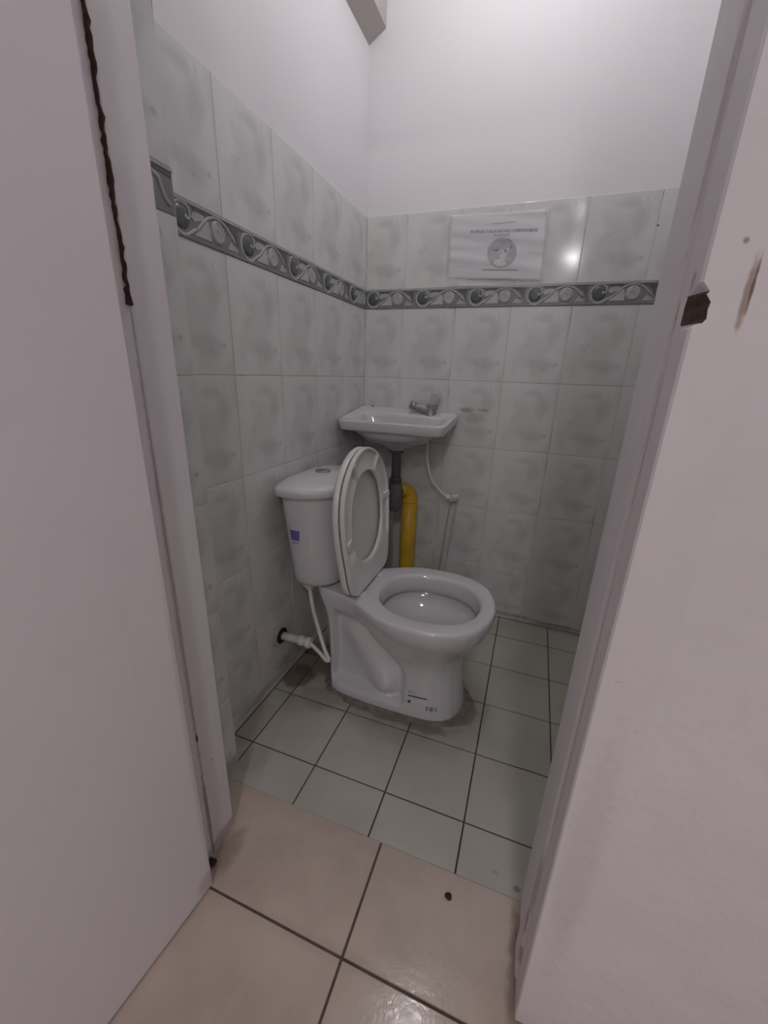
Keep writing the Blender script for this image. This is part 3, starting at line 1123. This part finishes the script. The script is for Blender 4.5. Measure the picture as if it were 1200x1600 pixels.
# cover behind
CD = -.022
cov = [seat_ring(ro * .3, CD - .0105), seat_ring(ro * .8, CD - .0100), seat_ring(ro - .004, CD - .006), seat_ring(ro, CD), seat_ring(ro - .0005, CD + .009),
       seat_ring(ro - .004, CD + .0125), seat_ring(ro - .012, CD + .0115), seat_ring(ro * .3, CD + .0045)]
V, F = loft(cov)
cover = obj('seat_cover', V, F, 'seat', toilet, smooth=True)
auto_sharp(cover, 50)
for ysgn in (-1, 1):
    y = TY + ysgn * .071
    V, F = join(box_geo((.236, y - .014, RIM - .001), (.284, y + .014, RIM + .006), .003))
    hb = obj('hinge_base', V, F, 'seat', toilet)
    lathe('hinge_pin', [(0, -.019), (.0085, -.019), (.0095, -.015), (.0095, .015), (.0085, .019), (0, .019)], (.262, y, RIM + .013), 'seat', hb, axis='Y', n=16)

# ================================================================= toilet supply
sup = thing('supply_line', (0.0, -0.672, 0.16), 'white plastic water supply pipe and hose under the cistern', 'supply hose')
lathe('pipe_gap_ring', [(.012, .0), (.026, .0), (.027, .004), (.020, .006), (.012, .006)], (-.001, -.679, .169), 'black', sup, axis='X', n=24)  # raised black ring imitates the dark open gap where the pipe enters the tile
tube('wall_pipe', [(-.002, -.679, .169), (.03, -.673, .165), (.062, -.668, .162)], .0135, 'pvc', sup, 16)
for (x0_, x1_, r) in [(.058, .078, .018), (.078, .088, .015), (.088, .104, .019)]:
    lathe('coupling', [(.006, x0_), (r * .92, x0_), (r, x0_ + .002), (r, x1_ - .002), (r * .92, x1_), (.006, x1_)], (0, -.667, .160), 'hose', sup, axis='X', n=8)
hp = smooth_path([(.080, -.625, .362), (.082, -.625, .330), (.095, -.632, .270), (.125, -.648, .200), (.158, -.672, .152), (.180, -.6875, .135), (.172, -.690, .131), (.140, -.678, .144), (.100, -.667, .160)], 8)
tube('hose', hp, .0065, 'hose', sup, 12)
lathe('tank_nut', [(.008, .338), (.012, .338), (.0135, .345), (.0135, .352), (.025, .353), (.025, .3665), (.020, .372), (.008, .372)], (.080, -.625, 0), 'hose', sup, n=10)

# ================================================================= WASH BASIN
sink = thing('wash_basin', (0.208, -0.135, 0.72), 'small white ceramic wash basin hung in the back corner', 'wash basin')
SX, SY = 0.2065, -0.138


def sz(x, y):
    return 0.031 * (y / .27) - 0.0070 * ((x - .2) / .2) * (1 + y / .27)


def rr_ring(z, cx, cy, hx_, hy_, e, n=96, tilt=True):
    out = []
    for k in range(n):
        a = 2 * math.pi * (k + .5) / n
        x = cx + hx_ * math.copysign(abs(math.cos(a)) ** (2 / e), math.cos(a))
        y = cy + hy_ * math.copysign(abs(math.sin(a)) ** (2 / e), math.sin(a))
        out.append((x, y, z + (sz(x, y) if tilt else 0)))
    return out


ZS = .8745
HXs, HYs = .2035, .1365
sr = [rr_ring(.772, .20, -.150, .03, .022, 2), rr_ring(.774, .20, -.152, .08, .045, 2.3), rr_ring(.785, .20, -.155, .125, .065, 3), rr_ring(.815, .203, -.158, .150, .077, 4),
      rr_ring(.848, .206, -.160, .160, .083, 5), rr_ring(ZS - .014, .207, -.160, .164, .0855, 6), rr_ring(ZS - .009, .207, -.160, .169, .089, 6),
      rr_ring(ZS - .0035, SX, -.150, .180, .108, 7), rr_ring(ZS + .0005, SX, SY, HXs - .007, HYs - .007, 13), rr_ring(ZS, SX, SY, HXs - .003, HYs - .003, 13),
      rr_ring(ZS - .004, SX, SY, HXs, HYs, 13), rr_ring(ZS - .012, SX, SY, HXs, HYs, 13), rr_ring(ZS - .034, SX, SY, HXs - .003, HYs - .003, 13), rr_ring(ZS - .040, SX, SY, HXs - .007, HYs - .007, 13),
      rr_ring(ZS - .041, SX, SY, HXs - .020, HYs - .016, 7), rr_ring(ZS - .046, .205, -.140, .165, .115, 4), rr_ring(.800, .203, -.142, .140, .104, 3),
      rr_ring(.768, .200, -.140, .100, .085, 2.4, tilt=False), rr_ring(.745, .199, -.136, .062, .058, 2.1, tilt=False), rr_ring(.733, .199, -.133, .034, .034, 2, tilt=False), rr_ring(.724, .199, -.132, .027, .027, 2, tilt=False), rr_ring(.722, .199, -.132, .02, .02, 2, tilt=False)]
V, F = loft(sr)
basin = obj('basin', V, F, 'ceramic', sink, smooth=True)
auto_sharp(basin, 75)
subsurf(basin, 1)
lathe('overflow_hole', [(0, .8715), (.0055, .8715), (.0055, .8755), (0, .8755)], (.048, -.020, .0045), 'trap_grey', basin, n=14)
FX, FY, FZ = .304, -.042, .862
faucet = lathe('faucet', [(0, -.010), (.024, -.010), (.0245, -.004), (.0215, .000), (.0205, .010), (.0205, .026), (.0185, .032), (.010, .035), (0, .0355)], (FX, FY, FZ), 'chrome', sink, n=28)
tube('spout', smooth_path([(FX + .004, FY, FZ + .013), (FX - .024, FY - .002, FZ + .017), (FX - .050, FY - .003, FZ + .023), (FX - .072, FY - .004, FZ + .029)], 6), [.0175] * 5 + [.0160] * 5 + [.0140] * 5 + [.0130] * 4, 'chrome', faucet, 18)
tube('spout_tip', [(FX - .062, FY - .004, FZ + .0265), (FX - .068, FY - .004, FZ + .0283), (FX - .084, FY - .0045, FZ + .033)], [.0150, .0165, .0155], 'chrome', faucet, 18)
box('push_lever', (FX - .012, FY - .0205, FZ + .018), (FX + .0225, FY + .0205, FZ + .043), 'chrome', faucet, .005)

# faded sticker on the tile above the tap
fs = tag(box('tile_sticker', (.288, -.0010, .893), (.333, 0.0, .938), 'blue_pale'), 'faded bluish square sticker on the tile just behind the tap', 'sticker')
for (x0_, x1_, z0_, z1_) in [(.299, .318, .926, .930), (.302, .309, .913, .917), (.300, .307, .902, .906), (.318, .330, .900, .922)]:
    box('sticker_mark', (x0_, -.0013, z0_), (x1_, -.0008, z1_), 'sticker_mark', fs)

# ---- drain trap
drain = thing('drain_trap', (.199, -.132, .46), 'dark grey plastic drain pipe and bottle trap below the basin', 'drain trap')
lathe('drain_flange', [(.012, .727), (.026, .727), (.027, .718), (.024, .712), (.012, .712)], (.199, -.132, 0), 'dark_pvc', drain)
lathe('tailpiece', [(.0, .712), (.0185, .712), (.0185, .600), (.0, .600)], (.199, -.132, 0), 'dark_pvc', drain)
lathe('slip_nut', [(.0, .612), (.021, .612), (.026, .607), (.026, .592), (.023, .588), (0, .588)], (.199, -.132, 0), 'dark_pvc', drain, n=12, sharp=True)
lathe('trap_body', [(.0, .590), (.024, .590), (.0275, .582), (.0275, .530), (.0275, .505), (.0, .505)], (.199, -.132, 0), 'trap_grey', drain)
lathe('trap_cup', [(.0, .512), (.030, .512), (.0305, .506), (.029, .495), (.0255, .482), (.018, .472), (0, .468)], (.199, -.132, 0), 'trap_grey', drain)
tube('outlet_arm', [(.201, -.128, .550), (.206, -.112, .550), (.211, -.099, .551)], .017, 'trap_grey', drain, 16)

# ---- yellow waste pipe
waste = thing('waste_pipe', (.238, -.045, 0), 'thick yellow plastic waste pipe rising behind the toilet', 'waste pipe')
tube('pipe', [(.238, -.045, -.002), (.238, -.045, .10), (.238, -.045, .30), (.238, -.045, .505)], .0335, 'yellow', waste, 28)
tube('elbow', smooth_path([(.238, -.045, .490), (.236, -.045, .510), (.230, -.048, .530), (.223, -.058, .543), (.215, -.074, .550), (.210, -.092, .551)], 6), [.0340] * 7 + [.0325] * 6 + [.0315] * 6 + [.0290] * 6 + [.027] * 6, 'yellow', waste, 28)

# ---- basin supply hose, valve and riser
bsup = thing('basin_hose', (.413, -.03, .52), 'thin white hose curving from the basin to a wall fitting', 'water hose')
hp = smooth_path([(.302, -.058, .772), (.303, -.060, .735), (.307, -.060, .682), (.330, -.060, .605), (.372, -.058, .556), (.400, -.055, .536)], 8)
tube('hose', hp, .0062, 'hose', bsup, 12)
tube('hose_nut', [(.392, -.056, .540), (.398, -.055, .5365), (.410, -.053, .532)], [.0095, .0125, .0125], 'hose', bsup, 8)
tube('valve_body', [(.408, -.053, .531), (.420, -.046, .528), (.432, -.020, .528), (.432, .001, .528)], [.013, .0145, .0145, .0145], 'hose', bsup, 14)
tube('valve_cap', [(.418, -.046, .531), (.430, -.056, .541), (.438, -.060, .547)], [.010, .011, .009], 'hose', bsup, 10)
riser = tag(tube('riser_pipe', [(.421, -.010, .520), (.408, -.010, .36), (.396, -.010, .19), (.386, -.010, .02), (.385, -.010, -.001)], .0145, 'conduit', None, 14),
            'slightly slanted cement smeared pipe on the tiles below the wall fitting', 'water pipe')

# ================================================================= NOTICE
notice = thing('paper_notice', (.48, -.002, 1.43), 'white printed notice with round picture taped above the tile border', 'notice')
P00, P10, P11, P01 = [np.array(p) for p in [(.324, 1.340), (.646, 1.322), (.636, 1.526), (.319, 1.538)]]


def pap(u, v, off=0.0, wave=True):
    a = P00 * (1 - u) + P10 * u
    b_ = P01 * (1 - u) + P11 * u
    p = a * (1 - v) + b_ * v
    wv = (.0011 * math.sin(v * 13 + u * 3.0) + .0008 * math.sin(u * 8 - v * 5) + .0006 * math.sin(v * 31 + 5 * u)) if wave else 0
    return (p[0], -.0042 - off + wv, p[1])


def pap_grid(u0, u1, v0, v1, off, nx=24, nz=24, mask=None):
    V, F = [], []
    for j in range(nz + 1):
        for i in range(nx + 1):
            V.append(pap(u0 + (u1 - u0) * i / nx, v0 + (v1 - v0) * j / nz, off))
    for j in range(nz):
        for i in range(nx):
            a = j * (nx + 1) + i
            F.append((a, a + 1, a + nx + 2, a + nx + 1))
    return V, F


def thicken(o, t):
    s_ = o.modifiers.new('thick', 'SOLIDIFY')
    s_.thickness = t
    s_.offset = 0
    return o


sheet = thicken(obj('paper_sheet', *pap_grid(0, 1, 0.02, 1, 0, 40, 40), 'paper', notice, smooth=True), .0003)
thicken(obj('plastic_sleeve', *pap_grid(-.02, 1.03, -.10, 1.02, .0022, 40, 40), 'sleeve', notice, smooth=True), .0002)
WP, HP = .318, .205


def place_text(u0, v0, off=.0008):
    return lambda a, b_, c_: pap(u0 + a / WP, v0 + b_ / HP, off + c_)


text_mesh('heading_text', 'NO ARROJAR TOALLAS SANITARIAS O PAÑITOS HUMEDOS', .0130, 'ink', sheet, place_text(.575, .735), bold=.00035, width=.222)
text_mesh('heading_text', 'AL SANITARIO', .0115, 'ink_soft', sheet, place_text(.562, .675), bold=.00025, width=.052)


def pap_strip(name, u0, u1, v0, v1, mat, off=.0008, tilt=0.0):
    V, F = [], []
    n = 12
    for e_ in (0, 1):
        for i in range(n + 1):
            u = u0 + (u1 - u0) * i / n
            V.append(pap(u, (v0 if e_ == 0 else v1) + tilt * (i / n - .5), off))
    for i in range(n):
        F.append((i, i + 1, i + n + 2, i + n + 1))
    return obj(name, V, F, mat, sheet)


pap_strip('caption_line', .455, .695, .848, .860, 'ink_soft', tilt=.02)
pap_strip('caption_line', .37, .76, .150, .172, 'ink_soft', tilt=.0)
pap_strip('caption_line', .22, .70, .010, .022, 'ink_soft', tilt=.03)


def pap_poly(name, pts, mat, off, parent):
    """outline in the unit circle of the round picture"""
    V = [pap(.575 + x * .0495 / WP, .415 + y * .046 / HP, off) for x, y in pts]
    cx = sum(p[0] for p in pts) / len(pts)
    cy = sum(p[1] for p in pts) / len(pts)
    V.append(pap(.575 + cx * .0495 / WP, .415 + cy * .046 / HP, off))
    n = len(pts)
    F = [(i, (i + 1) % n, n) for i in range(n)]
    return obj(name, V, F, mat, parent)


pic = pap_poly('round_picture', [(math.cos(2 * math.pi * k / 40), math.sin(2 * math.pi * k / 40)) for k in range(40)], 'photo_grey', .0008, sheet)
pap_poly('picture_shape', [(-.05, .72), (.20, .78), (.42, .62), (.36, .38), (.52, .22), (.34, .02), (.38, -.28), (.14, -.62), (-.08, -.66), (-.10, -.30), (-.34, -.16), (-.30, .10), (-.06, .25), (-.18, .5)], 'photo_light', .0010, pic)
pap_poly('picture_shape', [(-.66, .30), (-.42, .26), (-.22, .30), (-.22, .12), (-.40, .10), (-.60, .14)], 'photo_dark', .0012, pic)
pap_poly('picture_shape', [(.42, .48), (.58, .56), (.70, .44), (.68, .28), (.60, .30), (.54, .40)], 'photo_dark', .0012, pic)
pap_poly('picture_shape', [(.22, .86), (.44, .92), (.62, .78), (.50, .64), (.32, .68)], 'photo_dark', .0012, pic)
pap_poly('picture_shape', [(.12, .22), (.34, .26), (.30, .06), (.20, .04)], 'photo_dark', .0012, pic)
pap_poly('picture_shape', [(-.22, .02), (.0, .06), (.20, -.02), (.06, -.12), (-.14, -.12)], 'photo_grey', .0012, pic)

# ================================================================= small litter
def clump(name, c, r, seed, mat, label, cat, flat=.5):
    random.seed(seed)
    n, rr = 9, []
    for j in range(5):
        ph = math.pi * (j + .5) / 5
        ring = []
        for k in range(n):
            a = 2 * math.pi * k / n
            q = r * random.uniform(.65, 1.2)
            ring.append((c[0] + q * math.sin(ph) * math.cos(a), c[1] + q * math.sin(ph) * math.sin(a), c[2] + max(0, r * flat - q * math.cos(ph) * flat)))
        rr.append(ring)
    V, F = loft(rr)
    return tag(obj(name, V, F, mat), label, cat)


clump('debris_chip', (.663, -1.095, .0), .0075, 3, 'chip', 'small dark chip lying alone on the beige floor tile', 'debris', .35)
clump('dirt_clump', (.176, -1.222, .0), .010, 5, 'chip', 'dark dirt clump at the foot of the left door jamb', 'dirt', .6)

# ================================================================= lamps
bl = thing('ceiling_lamp', BULB_POS, 'bare lit bulb in a white holder on the washroom ceiling', 'lamp')
lathe('lamp_holder', [(0, CEIL), (.05, CEIL), (.05, CEIL - .012), (.022, CEIL - .02), (.020, CEIL - .075), (.016, CEIL - .085), (0, CEIL - .085)], (BULB_POS[0], BULB_POS[1], 0), 'pvc', bl)
z0 = BULB_POS[2]
lathe('bulb', [(0.0, z0 + .075), (.014, z0 + .074), (.016, z0 + .055), (.026, z0 + .035), (.031, z0 + .012), (.030, z0 - .005), (.024, z0 - .02), (.012, z0 - .029), (0, z0 - .031)], (BULB_POS[0], BULB_POS[1], 0), 'bulb', bl, sharp=False)
for i, ((x, y, z), e_) in enumerate(HALL_LAMPS):
    hl = thing('hall_lamp', (x, y, CEIL), ['round lit hall ceiling lamp just behind the viewer', 'round lit hall ceiling lamp at the far end'][i], 'lamp', 'hall ceiling lamps')
    k = (.070, .090)[i] / .15
    lathe('lamp_rim', [(.100 * k, CEIL), (.165 * k, CEIL), (.168 * k, CEIL - .02), (.155 * k, CEIL - .03), (.100 * k, CEIL - .03)], (x, y, 0), 'pvc', hl)
    lathe('diffuser', [(0, CEIL - .020), (.15 * k, CEIL - .022), (.15 * k, CEIL - .034), (.11 * k, CEIL - .044), (.05 * k, CEIL - .048), (0, CEIL - .049)], (x, y, 0), 'hall_glow%d' % i, hl, sharp=False)
